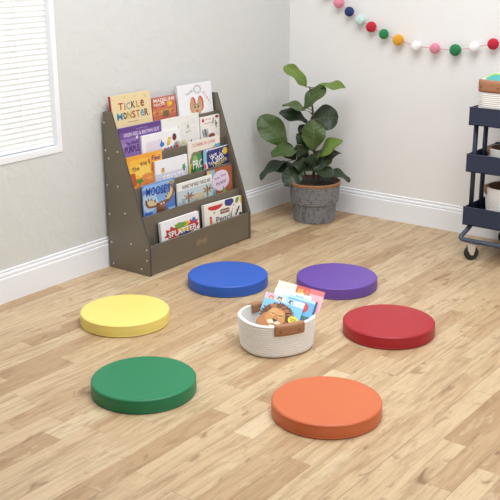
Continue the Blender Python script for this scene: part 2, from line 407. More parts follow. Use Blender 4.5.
# ---------------------------------------------------------------- lettering and cover art
_tx = {}
def text_mesh(s):
    if s in _tx: return _tx[s]
    cu = bpy.data.curves.new('t', 'FONT'); cu.body = s; cu.resolution_u = 2; cu.offset = .018
    o = bpy.data.objects.new('t', cu); C.objects.link(o)
    dg = bpy.context.evaluated_depsgraph_get(); me = o.evaluated_get(dg).to_mesh()
    vs = [(v.co.x, v.co.y) for v in me.vertices]; fs = [tuple(p.vertices) for p in me.polygons]
    o.evaluated_get(dg).to_mesh_clear()
    bpy.data.objects.remove(o); bpy.data.curves.remove(cu)
    x0 = min(v[0] for v in vs); x1 = max(v[0] for v in vs); y0 = min(v[1] for v in vs); y1 = max(v[1] for v in vs)
    _tx[s] = ([((x - x0) / (x1 - x0), (y - y0) / (y1 - y0)) for x, y in vs], fs)
    return _tx[s]
class Art:
    """printed decoration on a flat cover: u across 0..1, v down from the top, both in cover widths"""
    def __init__(s, bm, W, H, z, sv):
        s.bm, s.W, s.H, s.z, s.mats, s.k, s.sv, s.us, s.du, s.vo, s.vs = bm, W, H, z, [], 0, sv, 1, 0, 0, 1
        s.vmax = H / W / sv
    def mi(s, c):
        m = ink(*c)
        if m not in s.mats: s.mats.append(m)
        return s.mats.index(m) + 2
    def P(s, u, v): return Vector((min(max((u - .5) * s.us + .5 + s.du, 0), 1) * s.W, s.H - min(s.vo + v * s.vs, s.vmax) * s.W * s.sv, s.z + s.k * .00006))
    def poly(s, pts, c):
        s.k += 1
        pts = [(min(max(u, 0), 1), min(max(v, 0), s.vmax)) for u, v in pts]
        vs = [s.bm.verts.new(s.P(u, v)) for u, v in pts]
        f = s.bm.faces.new(vs); f.material_index = s.mi(c)
        f.normal_update()
        if f.normal.z < 0: f.normal_flip()
    def rect(s, u0, v0, u1, v1, c): s.poly([(u0, v0), (u0, v1), (u1, v1), (u1, v0)], c)
    def blob(s, u, v, a, b, c, rot=0, wob=0, n=22, lobes=5, ph=0):
        pts = []
        for i in range(n):
            t = 2 * PI * i / n; k = 1 + wob * math.sin(lobes * t + ph) + wob * .5 * math.sin((lobes + 4) * t + 2.1 + ph)
            x, y = a * k * math.cos(t), b * k * math.sin(t)
            pts.append((u + x * math.cos(rot) - y * math.sin(rot), v + x * math.sin(rot) + y * math.cos(rot)))
        s.poly(pts, c)
    def ring(s, u, v, a, w, c, t0=0, t1=2 * PI, n=24):
        s.k += 1; mi = s.mi(c)
        for i in range(n):
            q = []
            for t, r in ((i, a - w), (i, a), (i + 1, a), (i + 1, a - w)):
                an = t0 + (t1 - t0) * t / n; uu, vv = u + r * math.cos(an), v + r * math.sin(an)
                q.append(s.bm.verts.new(s.P(min(max(uu, 0), 1), min(max(vv, 0), s.vmax))))
            f = s.bm.faces.new(q); f.material_index = mi; f.normal_update()
            if f.normal.z < 0: f.normal_flip()
    def line(s, a, b, w, c):
        d = Vector((b[0] - a[0], b[1] - a[1])); n = Vector((-d.y, d.x)).normalized() * w / 2
        s.poly([(a[0] + n.x, a[1] + n.y), (b[0] + n.x, b[1] + n.y), (b[0] - n.x, b[1] - n.y), (a[0] - n.x, a[1] - n.y)], c)
    def text(s, t, u, v, w, h, c, rot=0):
        """fit text in a w x h box whose top-left is (u, v), rot turns it anticlockwise about that box's centre"""
        s.k += 1; vs, fs = text_mesh(t); mi = s.mi(c); cu, cv = u + w / 2, v + h / 2; out = []
        for x, y in vs:
            dx, dy = (x - .5) * w, (.5 - y) * h
            uu = cu + dx * math.cos(rot) + dy * math.sin(rot); vv = cv - dx * math.sin(rot) + dy * math.cos(rot)
            out.append(s.bm.verts.new(s.P(min(max(uu, .0), 1), min(max(vv, 0), s.vmax))))
        for f in fs:
            try: nf = s.bm.faces.new([out[i] for i in f])
            except ValueError: continue
            nf.material_index = mi; nf.normal_update()
            if nf.normal.z < 0: nf.normal_flip()
    def letters(s, word, u, v, step, w, h, cols, jit=.0, rot=.05):
        for i, ch in enumerate(word):
            s.text(ch, u + i * step, v + (jit if i % 2 else -jit), w * (.35 if ch in 'iIl' else 1), h, cols[i % len(cols)], rot if i % 2 else -rot)
def book(label, mtx, W, H, T, bg, art, spine=None, cat='book', group=None, sv=.72):
    """front cover is the local z = T plane, x to the right, y up"""
    t = thing('picture_book', label, cat, mtx=mtx, group=group)
    bm = bmesh.new(); ct = .0011 if T < .012 else .0022
    box(bm, 0, W, 0, H, T - ct, T, 0, .0003); box(bm, 0, W, 0, H, 0, ct, 0, .0003); box(bm, 0, ct, 0, H, 0, T, 1, .0003)
    A = Art(bm, W, H, T + .00005, sv); art(A)
    sp = spine or bg
    me_m = [ink(*bg), ink(*sp)] + A.mats
    md = bpy.data.meshes.new('cover'); bm.to_mesh(md); bm.free()
    for m in me_m: md.materials.append(m)
    o = bpy.data.objects.new('cover', md); C.objects.link(o); o.parent = t
    bm = bmesh.new(); box(bm, ct, W - .002, .002, H - .002, ct, T - ct); obj('pages', bm, M['page'], t)
    return t

# --- art of each cover
def a_tickle(A):
    for u, v in ((.08, .09), (.35, .06), (.6, .07), (.88, .12), (.1, .55), (.93, .5), (.85, .08)): A.blob(u, v, .022, .018, (214, 190, 128))
    cs = [(168, 62, 44), (196, 120, 50), (70, 158, 178), (96, 50, 40), (180, 150, 60), (150, 60, 40)]
    x = .17
    for ch, w, c in zip('TiCKLe', (.12, .035, .10, .105, .085, .095), cs): A.text(ch, x, .165 + (.012 if ch in 'iC' else 0), w, .145, c, .04 if ch in 'CL' else -.03); x += w + .022
    cs = [(60, 150, 176), (92, 48, 40), (176, 152, 66), (168, 56, 44), (196, 110, 60), (70, 160, 180), (120, 70, 50)]
    x = .11
    for ch, w, c in zip('MoNSTeR', (.14, .085, .105, .085, .105, .085, .095), cs): A.text(ch, x, .365, w, .15, c, .05 if ch in 'oS' else -.03); x += w + .015
    for i in range(8): A.rect(.36 + i * .035, .575, .386 + i * .035, .588, (150, 120, 80))
def a_madeline(A):
    A.rect(.0, .0, 1, .47, (198, 108, 86)); A.rect(0, .47, 1, .7, (206, 128, 84))
    for i in range(9): A.blob(.06 + .11 * i, .58 + .05 * (i % 3), .07, .04, ((222, 160, 100), (186, 84, 60), (214, 140, 84))[i % 3], wob=.2, ph=i)
    for i in range(6): A.blob(.1 + .17 * i, .36 + .06 * (i % 2), .06, .04, ((176, 60, 50), (222, 120, 90))[i % 2], wob=.25, ph=i)
    A.text('MADELINE', .05, .05, .9, .14, (250, 240, 232)); A.text('RESCUE', .06, .24, .46, .1, (248, 232, 220))
    A.blob(.72, .31, .125, .115, (226, 178, 48)); A.blob(.74, .3, .05, .05, (236, 200, 92))
    A.blob(.42, .22, .06, .04, (240, 230, 222), wob=.25)
    A.rect(.42, .56, .66, .8, (120, 100, 66)); A.poly([(.42, .56), (.54, .46), (.66, .56)], (190, 160, 80))
def a_rabbit(A):
    A.text("I'M", .24, .21, .1, .07, (176, 176, 182), .5); A.text('MY', .36, .15, .12, .075, (176, 176, 182), .25)
    A.ring(.58, .16, .1, .014, (150, 150, 158)); A.ring(.58, .16, .07, .006, (190, 190, 196))
    for i in range(9): A.blob(.58 + .11 * math.cos(i * .7), .16 + .11 * math.sin(i * .7), .012, .01, (140, 140, 150))
    for i, ch in enumerate('BUNNY'):
        A.text(ch, .73 + i * .042, .24 + i * .075, .05, .06, ((206, 160, 170), (206, 150, 160), (214, 90, 110), (200, 150, 160), (180, 180, 186))[i], -.9)
    for du in (0, .25):
        A.blob(.40 + du * .9 + .012, .54, .085, .2, (196, 62, 56), .05 - du * .3); A.blob(.39 + du * .9, .56, .07, .19, (196, 158, 122), .05 - du * .3)
    A.blob(.51, .68, .14, .16, (206, 168, 132)); A.blob(.46, .61, .028, .026, (70, 92, 74)); A.blob(.56, .61, .028, .026, (70, 92, 74))
    A.blob(.46, .55, .04, .01, (120, 90, 70)); A.blob(.56, .55, .04, .01, (120, 90, 70)); A.blob(.52, .72, .035, .026, (206, 70, 60))
def a_purple(A):
    A.rect(0, 0, 1, .105, (98, 66, 136)); A.rect(0, .105, 1, .26, (116, 84, 156))
    for i in range(10): A.rect(.4 + i * .028, .07, .42 + i * .028, .084, (180, 160, 200))
    A.text('GREEN RED & BROWN OUT', .09, .135, .86, .085, (226, 212, 236))
    A.blob(.40, .27, .025, .03, (232, 222, 240), wob=.15); A.blob(.41, .245, .012, .014, (232, 222, 240))
    A.text('The World', .13, .33, .30, .085, (70, 40, 104), .06); A.text('PURPLE', .1, .44, .34, .15, (70, 40, 106), .04)
    for u, v in ((.7, .4), (.85, .6), (.6, .62), (.08, .4)): A.blob(u, v, .08, .05, (158, 130, 190), wob=.1)
def a_drawing(A):
    g = (196, 196, 192)
    for i in range(5):
        A.rect(.52 + i * .075, .2, .57 + i * .075, .206, g); A.rect(.52 + i * .075, .5, .57 + i * .075, .506, g)
        A.rect(.51, .2 + i * .065, .516, .24 + i * .065, g); A.rect(.87, .2 + i * .065, .876, .24 + i * .065, g)
    A.text('A', .40, .23, .055, .1, (168, 168, 166)); A.text('of', .22, .3, .1, .06, (190, 190, 188)); A.text('R', .66, .24, .07, .1, (178, 178, 176)); A.text('art', .62, .38, .14, .06, (190, 190, 186))
    for i in range(6): A.line((.58 + i * .05, .36), (.6 + i * .05, .34), .006, (206, 206, 202))
    A.blob(.53, .66, .09, .08, (226, 220, 196), wob=.15); A.blob(.53, .66, .045, .04, (206, 196, 150))
    A.poly([(.72, .74), (.755, .61), (.79, .74)], (62, 62, 74)); A.blob(.46, .88, .03, .04, (128, 112, 178))
def a_crayons(A):
    A.rect(.1, .16, .5, .44, (226, 218, 230)); A.rect(.1, .16, .42, .2, (236, 230, 238))
    A.poly([(.44, .34), (.50, .19), (.56, .34)], (52, 118, 190)); A.blob(.51, .31, .06, .06, (60, 128, 196))
    A.poly([(.62, .36), (.68, .16), (.76, .18), (.70, .37)], (226, 190, 66)); A.blob(.7, .24, .03, .03, (240, 214, 110))
    A.blob(.84, .2, .055, .08, (130, 50, 52)); A.blob(.84, .14, .04, .035, (50, 40, 44)); A.blob(.9, .42, .1, .12, (196, 190, 186)); A.blob(.88, .4, .05, .07, (150, 140, 136))
    cols = [(204, 60, 60), (196, 196, 190), (206, 66, 60), (70, 150, 150), (200, 60, 66), (60, 130, 150), (196, 52, 60)]
    for i in range(3): A.blob(.16 + i * .09, .47, .018, .012, (206, 80, 80))
    for i, c in enumerate(cols): A.blob(.42 + i * .08, .46 - .004 * i, .038, .045, c, wob=.16, ph=i)
    for i, c in enumerate(((250, 250, 250), (60, 60, 80), (250, 250, 250))): A.blob(.46 + i * .16, .47, .015, .02, c)
def a_peter(A):
    A.blob(.15, .17, .062, .085, (202, 36, 64), wob=.06)
    for i in range(3): A.rect(.28 + i * .1, .12, .35 + i * .1, .155, (222, 120, 136))
    for i in range(5): A.rect(.2 + i * .09, .3, .275 + i * .09, .335, (226, 130, 146))
    for i in range(3): A.rect(.5 + i * .07, .44, .55 + i * .07, .455, (190, 180, 180))
    A.blob(.87, .09, .1, .07, (164, 66, 62), wob=.15); A.blob(.87, .07, .04, .03, (110, 70, 66))
    A.blob(.66, .25, .05, .16, (170, 170, 140), .2, .1); A.blob(.8, .42, .045, .2, (150, 156, 140), -.1, .08); A.blob(.82, .4, .05, .05, (90, 76, 66), wob=.2)
    for i in range(5): A.blob(.12 + .06 * i, .75 + .04 * (i % 2), .025, .2, ((130, 140, 146), (176, 180, 182), (98, 104, 110))[i % 3], -.12)
    A.blob(.22, .6, .05, .05, (120, 120, 124)); A.blob(.56, .92, .17, .11, (158, 72, 58), wob=.04); A.blob(.56, .95, .11, .05, (120, 56, 46))
def a_feel(A):
    A.rect(.84, 0, 1, .35, (240, 178, 82)); A.blob(.35, .38, .36, .3, (244, 190, 70), wob=.1); A.blob(.42, .42, .22, .18, (248, 208, 96), wob=.12)
    A.blob(.12, .66, .12, .22, (196, 92, 52), wob=.12); A.blob(.64, .84, .38, .3, (228, 142, 74), .2, .05); A.blob(.56, .7, .05, .035, (190, 78, 60), wob=.2); A.blob(.6, .68, .1, .05, (236, 160, 92))
    A.blob(.32, .7, .09, .07, (92, 148, 62), wob=.2); A.blob(.88, .6, .07, .12, (84, 138, 58), wob=.2); A.blob(.74, .42, .08, .16, (206, 110, 50), wob=.1)
    c = (112, 52, 66)
    A.text('The', .13, .29, .2, .13, c, .25); A.text('Way', .36, .19, .2, .15, c, .2); A.text('I', .6, .17, .03, .12, c, .2); A.text('Feel', .7, .1, .24, .13, (170, 86, 60), -.1)
    A.text('Feel', .7, .104, .24, .13, (120, 70, 120), -.1)
def a_spots(A):
    A.rect(0, .38, 1, .8, (214, 212, 228))
    A.text('SPOTS', .2, .44, .72, .24, (176, 174, 196)); A.text('SPOTS', .21, .445, .70, .225, (246, 246, 250))
    A.blob(.23, .3, .05, .075, (214, 160, 62), wob=.15); A.blob(.24, .25, .035, .03, (190, 128, 56)); A.blob(.21, .34, .02, .03, (226, 190, 110))
    A.blob(.88, .34, .05, .075, (82, 156, 92), wob=.2); A.blob(.88, .42, .03, .05, (60, 120, 110)); A.blob(.9, .27, .02, .03, (120, 190, 110))
def a_pro(A):
    A.text('COMMON JAMS', .13, .07, .72, .125, (216, 140, 138))
    A.blob(.3, .62, .28, .34, (84, 148, 84), wob=.08); A.ring(.3, .58, .27, .03, (196, 92, 112), PI, 2 * PI); A.blob(.52, .5, .14, .16, (150, 170, 166), wob=.1)
    A.blob(.2, .5, .07, .1, (140, 190, 110), wob=.1); A.blob(.08, .8, .08, .2, (214, 200, 60), wob=.06); A.blob(.13, .84, .08, .22, (54, 110, 66), wob=.06)
    A.blob(.66, .7, .14, .4, (140, 32, 58)); A.blob(.6, .42, .1, .1, (128, 40, 70), wob=.2); A.blob(.92, .4, .14, .2, (96, 170, 190), wob=.1); A.blob(.8, .3, .05, .05, (216, 190, 90))
    A.text('PRO', .12, .53, .33, .24, (244, 242, 238)); 
def a_unicorn(A):
    A.rect(0, 0, .13, .8, (140, 198, 214)); A.poly([(.0, .8), (0, .5), (.12, .42), (.2, .8)], (236, 226, 232)); A.blob(.05, .58, .05, .1, (206, 90, 96), wob=.1)
    A.poly([(.13, 0), (.13, .12), (.2, .05), (.4, .06), (.9, .035), (1, .03), (1, 0)], (226, 226, 240))
    A.blob(.88, .2, .1, .13, (238, 196, 58))
    w = (244, 240, 246)
    A.text('How', .26, .17, .28, .17, w, .35); A.text('To', .2, .47, .14, .13, w, .3); A.text('Catch', .33, .24, .46, .3, w, .42); A.text('A', .74, .16, .07, .09, w, .3)
    A.text('Unicorn', .36, .46, .58, .21, (226, 208, 96), .34)
    for u, v in ((.3, .1), (.66, .12), (.95, .5), (.6, .7), (.2, .7)): A.blob(u, v, .012, .012, (200, 190, 230))
def a_moose(A):
    A.rect(0, 0, 1, .34, (96, 138, 206)); A.blob(.2, .55, .26, .3, (176, 204, 232), wob=.1); A.blob(.86, .8, .2, .3, (84, 126, 196), wob=.1); A.blob(.5, .1, .6, .08, (150, 188, 230), wob=.1); A.blob(.14, .95, .16, .14, (70, 108, 186), wob=.15); A.blob(.88, .95, .14, .1, (170, 200, 232), wob=.2)
    A.vo, A.vs = .02, .78
    br, cr = (128, 92, 58), (214, 196, 152)
    def antler(P, c1, c2):
        A.poly(P, c1); mx, my = sum(p[0] for p in P) / len(P), sum(p[1] for p in P) / len(P)
        A.poly([(mx + (u - mx) * .66, my + (v - my) * .66) for u, v in P], c2)
    antler([(.06, .52), (.13, .60), (.15, .48), (.21, .60), (.26, .50), (.30, .64), (.38, .60), (.38, .72), (.50, .80), (.46, .90), (.30, .92), (.14, .88), (.06, .74)], br, cr)
    antler([(.66, .84), (.60, .74), (.72, .72), (.68, .58), (.78, .60), (.74, .44), (.83, .48), (.80, .30), (.88, .36), (.88, .14), (.95, .26), (.98, .12), (1., .46), (.92, .70), (.80, .84)], br, cr)
    A.blob(.90, .12, .07, .07, (176, 146, 72), wob=.12)
    A.blob(.54, 1.06, .15, .22, (132, 84, 56), -.3, .05); A.blob(.58, .86, .12, .13, (156, 104, 70)); A.blob(.5, 1.16, .13, .12, (112, 68, 46)); A.blob(.70, .82, .06, .025, (120, 74, 50), -.5); A.blob(.45, .85, .06, .025, (120, 74, 50), .4)
    A.blob(.55, .84, .025, .03, (246, 244, 240)); A.blob(.63, .83, .025, .03, (246, 244, 240)); A.blob(.555, .845, .011, .009, (30, 26, 26)); A.blob(.633, .835, .011, .009, (30, 26, 26))
    A.vo, A.vs = 0, 1
    A.text("MOOSE'S", .1, .1, .76, .27, (36, 62, 150), -.05)
def a_wild(A):
    A.rect(0, .2, 1, .9, (196, 212, 216)); A.text('WHERE THE WILD THINGS ARE', .13, .075, .82, .1, (44, 42, 42))
    for u, v in ((.32, .4), (.86, .36)):
        for k in range(7): A.blob(u + .075 * math.cos(k * .9), v + .05 * math.sin(k * .9), .085, .022, ((150, 110, 84), (186, 150, 110), (120, 100, 90))[k % 3], k * .9)
        A.line((u, v), (u - .03, .8), .03, (136, 120, 106))
    A.blob(.6, .46, .16, .1, (206, 196, 160), wob=.12); A.blob(.5, .62, .1, .1, (170, 176, 170), wob=.12); A.blob(.15, .56, .06, .16, (166, 180, 184), wob=.1); A.blob(.95, .7, .06, .08, (116, 180, 190))
    for i in range(9): A.line((.05 + i * .11, .5 + .05 * (i % 3)), (.07 + i * .11, .75), .012, ((130, 126, 130), (166, 150, 120), (110, 140, 150))[i % 3])
def a_pickle(A):
    A.rect(0, 0, .3, .9, (146, 186, 206)); A.blob(.08, .09, .07, .07, (226, 184, 56)); A.rect(.76, 0, 1, 1, (166, 92, 60)); A.blob(.88, .6, .1, .3, (180, 106, 72), wob=.1)
    A.blob(.53, .44, .34, .37, (232, 214, 232), wob=.03); 
    A.text('Stop That', .28, .26, .46, .12, (120, 92, 150), .2); A.text('Pickle!', .34, .45, .4, .13, (120, 92, 150), .2)
    A.poly([(.5, .92), (.58, .84), (.62, .66), (.68, .82), (.78, .8), (.74, .95)], (112, 150, 62)); A.blob(.66, .86, .06, .05, (150, 182, 90)); A.blob(.18, .85, .12, .12, (96, 176, 178), wob=.1)
def a_splatter(A):
    A.blob(.55, .38, .34, .2, (222, 190, 62), 0, .16, 44, 9); A.blob(.28, .4, .17, .17, (200, 56, 52), 0, .2, 40, 7); A.blob(.84, .34, .13, .17, (204, 48, 52), 0, .2, 40, 8); A.blob(.6, .56, .2, .1, (58, 66, 150), 0, .2, 40, 7)
    A.blob(.5, .24, .15, .08, (110, 160, 70), 0, .22, 40, 7, 1); A.blob(.86, .2, .05, .07, (70, 110, 180), 0, .25, 30, 6); A.blob(.42, .6, .1, .06, (110, 60, 140), 0, .2, 30, 6); A.blob(.2, .58, .05, .05, (216, 120, 60), 0, .2)
    A.text('SPLATTER', .165, .315, .77, .19, (66, 30, 46), .03); A.text('SPLATTER', .18, .325, .74, .17, (250, 246, 242), .03)
def a_pencil(A):
    A.poly([(.12, .08)] + [(.29 + .2 * math.cos(PI - t * PI / 10), .08 + .13 * math.sin(t * PI / 10)) for t in range(11)][1:] + [(.49, .08)], (206, 52, 56))
    A.blob(.66, .08, .12, .12, (58, 60, 136), -.3, .06); A.blob(.88, .09, .045, .09, (122, 158, 70), .3); A.poly([(.95, .02), (1, .02), (1, .22), (.96, .2)], (230, 196, 84))
    A.rect(.42, .235, .66, .36, (112, 70, 62)); A.text('WHICH', .44, .262, .2, .07, (236, 216, 200)); A.blob(.26, .28, .03, .02, (120, 160, 80), -.5); A.blob(.78, .2, .02, .02, (214, 110, 70)); A.blob(.85, .36, .015, .02, (216, 120, 90))
    A.text('Pencil', .3, .4, .42, .17, (88, 88, 96), .06); A.line((.3, .52), (.44, .44), .012, (110, 110, 116)); A.line((.7, .42), (.76, .28), .012, (120, 120, 120))
    A.line((.82, .5), (.93, .28), .04, (52, 44, 66)); A.poly([(.8, .56), (.805, .5), (.84, .515)], (220, 180, 140)); A.blob(.95, .5, .04, .04, (52, 44, 60), wob=.2)
    A.poly([(.13, .6), (.14, .4), (.19, .4), (.2, .6)], (216, 120, 56)); A.poly([(.12, .7), (.13, .56), (.19, .55), (.2, .7)], (232, 196, 72)); A.blob(.16, .38, .03, .03, (196, 60, 50))

# --- the books in the rack: (art, tier, front-face x at contact height, contact z, lean, y left, y right, z top, thickness, background, spine, label)
S = 'picture books in the display rack'
BK = [
 (a_tickle, 4, .045, .775, .11, -1.562, -1.284, .856, .014, (228, 208, 162), (186, 40, 46), 'cream picture book with multicoloured cut-out title letters at the top left of the rack'),
 (a_madeline, 4, .036, .775, .06, -1.266, -1.088, .811, .006, (198, 110, 88), None, 'small red-orange picture book on the top tier with a yellow disc'),
 (a_rabbit, 4, .043, .775, .11, -1.080, -.800, .850, .012, (240, 239, 242), None, 'white picture book on the top tier with two tan and red rabbit ears'),
 (a_purple, 3, .080, .69, .04, -1.555, -1.256, .704, .009, (146, 116, 182), None, 'purple picture book at the left end of the second tier from the top'),
 (a_drawing, 3, .080, .69, .04, -1.252, -.958, .704, .009, (238, 237, 232), None, 'off-white picture book with pale grey sketches on the second tier'),
 (a_crayons, 3, .092, .69, .04, -1.416, -1.127, .648, .009, (242, 240, 242), None, 'white picture book with blue and yellow figures overlapping the purple book'),
 (a_peter, 3, .082, .69, .04, -.952, -.790, .674, .008, (243, 239, 234), None, 'small white picture book with red lettering at the right of the second tier'),
 (a_feel, 2, .125, .555, .04, -1.558, -1.304, .566, .008, (238, 166, 60), None, 'yellow-orange picture book with peach shapes at the left of the middle tier'),
 (a_pro, 2, .125, .555, .04, -1.104, -.840, .569, .008, (238, 230, 218), None, 'picture book with a green shape and big white letters PRO'),
 (a_spots, 2, .136, .555, .04, -1.373, -1.126, .516, .009, (240, 240, 243), None, 'white picture book with large outlined letters on the middle tier'),
 (a_unicorn, 2, .137, .555, .04, -.998, -.790, .512, .009, (52, 50, 120), None, 'navy picture book with slanted white and yellow title and yellow disc'),
 (a_moose, 1, .177, .415, .04, -1.510, -1.277, .424, .008, (132, 172, 222), None, 'blue picture book with a brown antlered moose'),
 (a_pickle, 1, .176, .415, .04, -1.014, -.802, .406, .008, (176, 96, 62), None, 'brown-red picture book with a lilac speech bubble'),
 (a_wild, 1, .187, .415, .04, -1.268, -.988, .388, .009, (240, 238, 232), None, 'picture book with a white title band over pale blue-grey trees'),
 (a_splatter, 0, .236, .28, .08, -1.459, -1.165, .235, .016, (243, 241, 240), None, 'white picture book with a paint splash and white title in the bottom tier'),
 (a_pencil, 0, .240, .28, .08, -1.122, -.802, .239, .016, (240, 236, 226), None, 'cream picture book with red and navy shapes at the bottom right of the rack'),
]
for art, k, xf, zc, m, y0, y1, zt, T, bg, sp, label in BK:
    yv = Vector((-m, 0, 1)).normalized(); xv = Vector((0, 1, 0)); nv = xv.cross(yv)
    zb = PZ[k] + .001
    H = (zt - zb) / yv.z
    # origin: back-cover corner at the bottom left
    front = Vector((xf + m * (zc - zb), y0, zb)); org = front - nv * T
    org.z += T * nv.z; front = None
    H -= T * nv.z
    mt = Matrix((xv, yv, nv)).transposed().to_4x4(); mt.translation = org
    if art is a_pencil: mt = mt @ Matrix.Translation((-.010, .0145, 0)) @ Matrix.Rotation(-.03, 4, 'Z')
    book(label, mt, y1 - y0, H, T, bg, art, sp, 'book', S, .6 if k == 0 else .84 if art is a_tickle else .72)

# ---------------------------------------------------------------- rope baskets
def rope_basket(name, label, loc, rz, a, b, h, taper, lining, handles, group=None, row=.0097, ex=2.3):
    t = thing(name, label, 'basket', loc, rz, group)
    n = 96; rows = int(round(h / row)); row = h / rows
    def ring(s, an):
        ca, sa = math.cos(an), math.sin(an)
        k = (abs(ca) ** ex + abs(sa) ** ex) ** (-1 / ex)
        return ca * k * a * s, sa * k * b * s
    bm = bmesh.new(); lay = bm.loops.layers.uv.verify()
    def sc(z): return 1 - taper * (1 - z / h) ** 1.3 - .07 * max(0, 1 - z / .018) ** 2
    prof = [(.02, .002), (.5, .002)]
    for i in range(rows):
        for q in (0, .25, .5, .75):
            z = (i + q) * row
            prof.append((sc(z) + .0042 / a * math.sin(PI * q) ** .9, max(z, .002)))
    top = sc(h)
    prof.append((top, h)); prof.append((top - .012 / a * .3, h + .0022)); prof.append((top - .0075 / a, h))
    inn = len(prof)
    for i in range(rows):
        for q in (1, .5):
            z = h - (i + 1 - q) * row - .0005
            prof.append((sc(z) - (.0085 if q == 1 else .0068) / a, max(z, .008)))
    prof.append((.5, .008)); prof.append((.02, .008))
    rings = []
    for s, z in prof:
        rings.append([bm.verts.new((*ring(s, 2 * PI * i / n), z)) for i in range(n)])
    for j in range(len(rings) - 1):
        for i in range(n):
            f = bm.faces.new((rings[j][i], rings[j][(i + 1) % n], rings[j + 1][(i + 1) % n], rings[j + 1][i]))
            f.material_index = 1 if j >= inn - 1 and lining else 0
            for l, (du, dj) in zip(f.loops, ((0, 0), (1, 0), (1, 1), (0, 1))): l[lay].uv = ((i + du) / n, (j + dj) / 4)
    for rg, fl in ((rings[0], 1), (rings[-1], 0)): bm.faces.new(rg[::-1] if fl else rg)
    obj('rope_body', bm, [M['rope'], M['lining']], t, True)
    for an0, wid, zlo, zhi in handles:
        hw = wid / 2 / ((a + b) / 2); K = 12
        bm = bmesh.new(); rr = []
        # strap: down the outside, over the rim, down the inside
        path = [(zlo, .0055)] + [(zlo + (h - zlo) * q, .0055) for q in (.25, .5, .75)] + [(zhi - .004, .0058), (zhi, .002), (zhi, -.008), (zhi - .004, -.0125)] + [(h - (h - zlo) * q, -.0125) for q in (.25, .5, .75, 1)]
        for z, off in path:
            line = []
            for i in range(K + 1):
                an = an0 - hw + 2 * hw * i / K
                x, y = ring(sc(min(z, h)), an); v = Vector((x, y, 0)); v += v.normalized() * off
                line.append(bm.verts.new((v.x, v.y, z)))
            rr.append(line)
        for j in range(len(rr) - 1):
            for i in range(K): bm.faces.new((rr[j][i], rr[j][i + 1], rr[j + 1][i + 1], rr[j + 1][i]))
        ho = obj('handle', bm, M['leather'], t, True); ho['label'] = 'tan leather handle'
        md = ho.modifiers.new('thick', 'SOLIDIFY'); md.thickness = .003; md.offset = 1
        for sg in (-1, 1):
            an = an0 + sg * hw * .62; x, y = ring(sc((zlo + zhi) / 2), an); v = Vector((x, y, 0)); dv = v.normalized(); v += dv * .0085
            bm = bmesh.new(); lathe(bm, [(.0048, 0), (.0048, .0012), (.0034, .0026), (.001, .003)], 16)
            q = dv.to_track_quat('Z', 'Y').to_matrix().to_4x4(); q.translation = Vector((v.x, v.y, (zlo + zhi) / 2 - .004))
            bmesh.ops.transform(bm, matrix=q, verts=bm.verts); obj('rivet', bm, M['rivet'], ho, True)
    return t
rope_basket('rope_basket', 'white coiled rope basket of books on the floor amid the cushions', (1.270, -1.903, 0), math.radians(-27), .138, .150, .139, .065, False,
            ((math.radians(-5), .118, .10, .1425), (math.radians(184), .09, .105, .1415)))

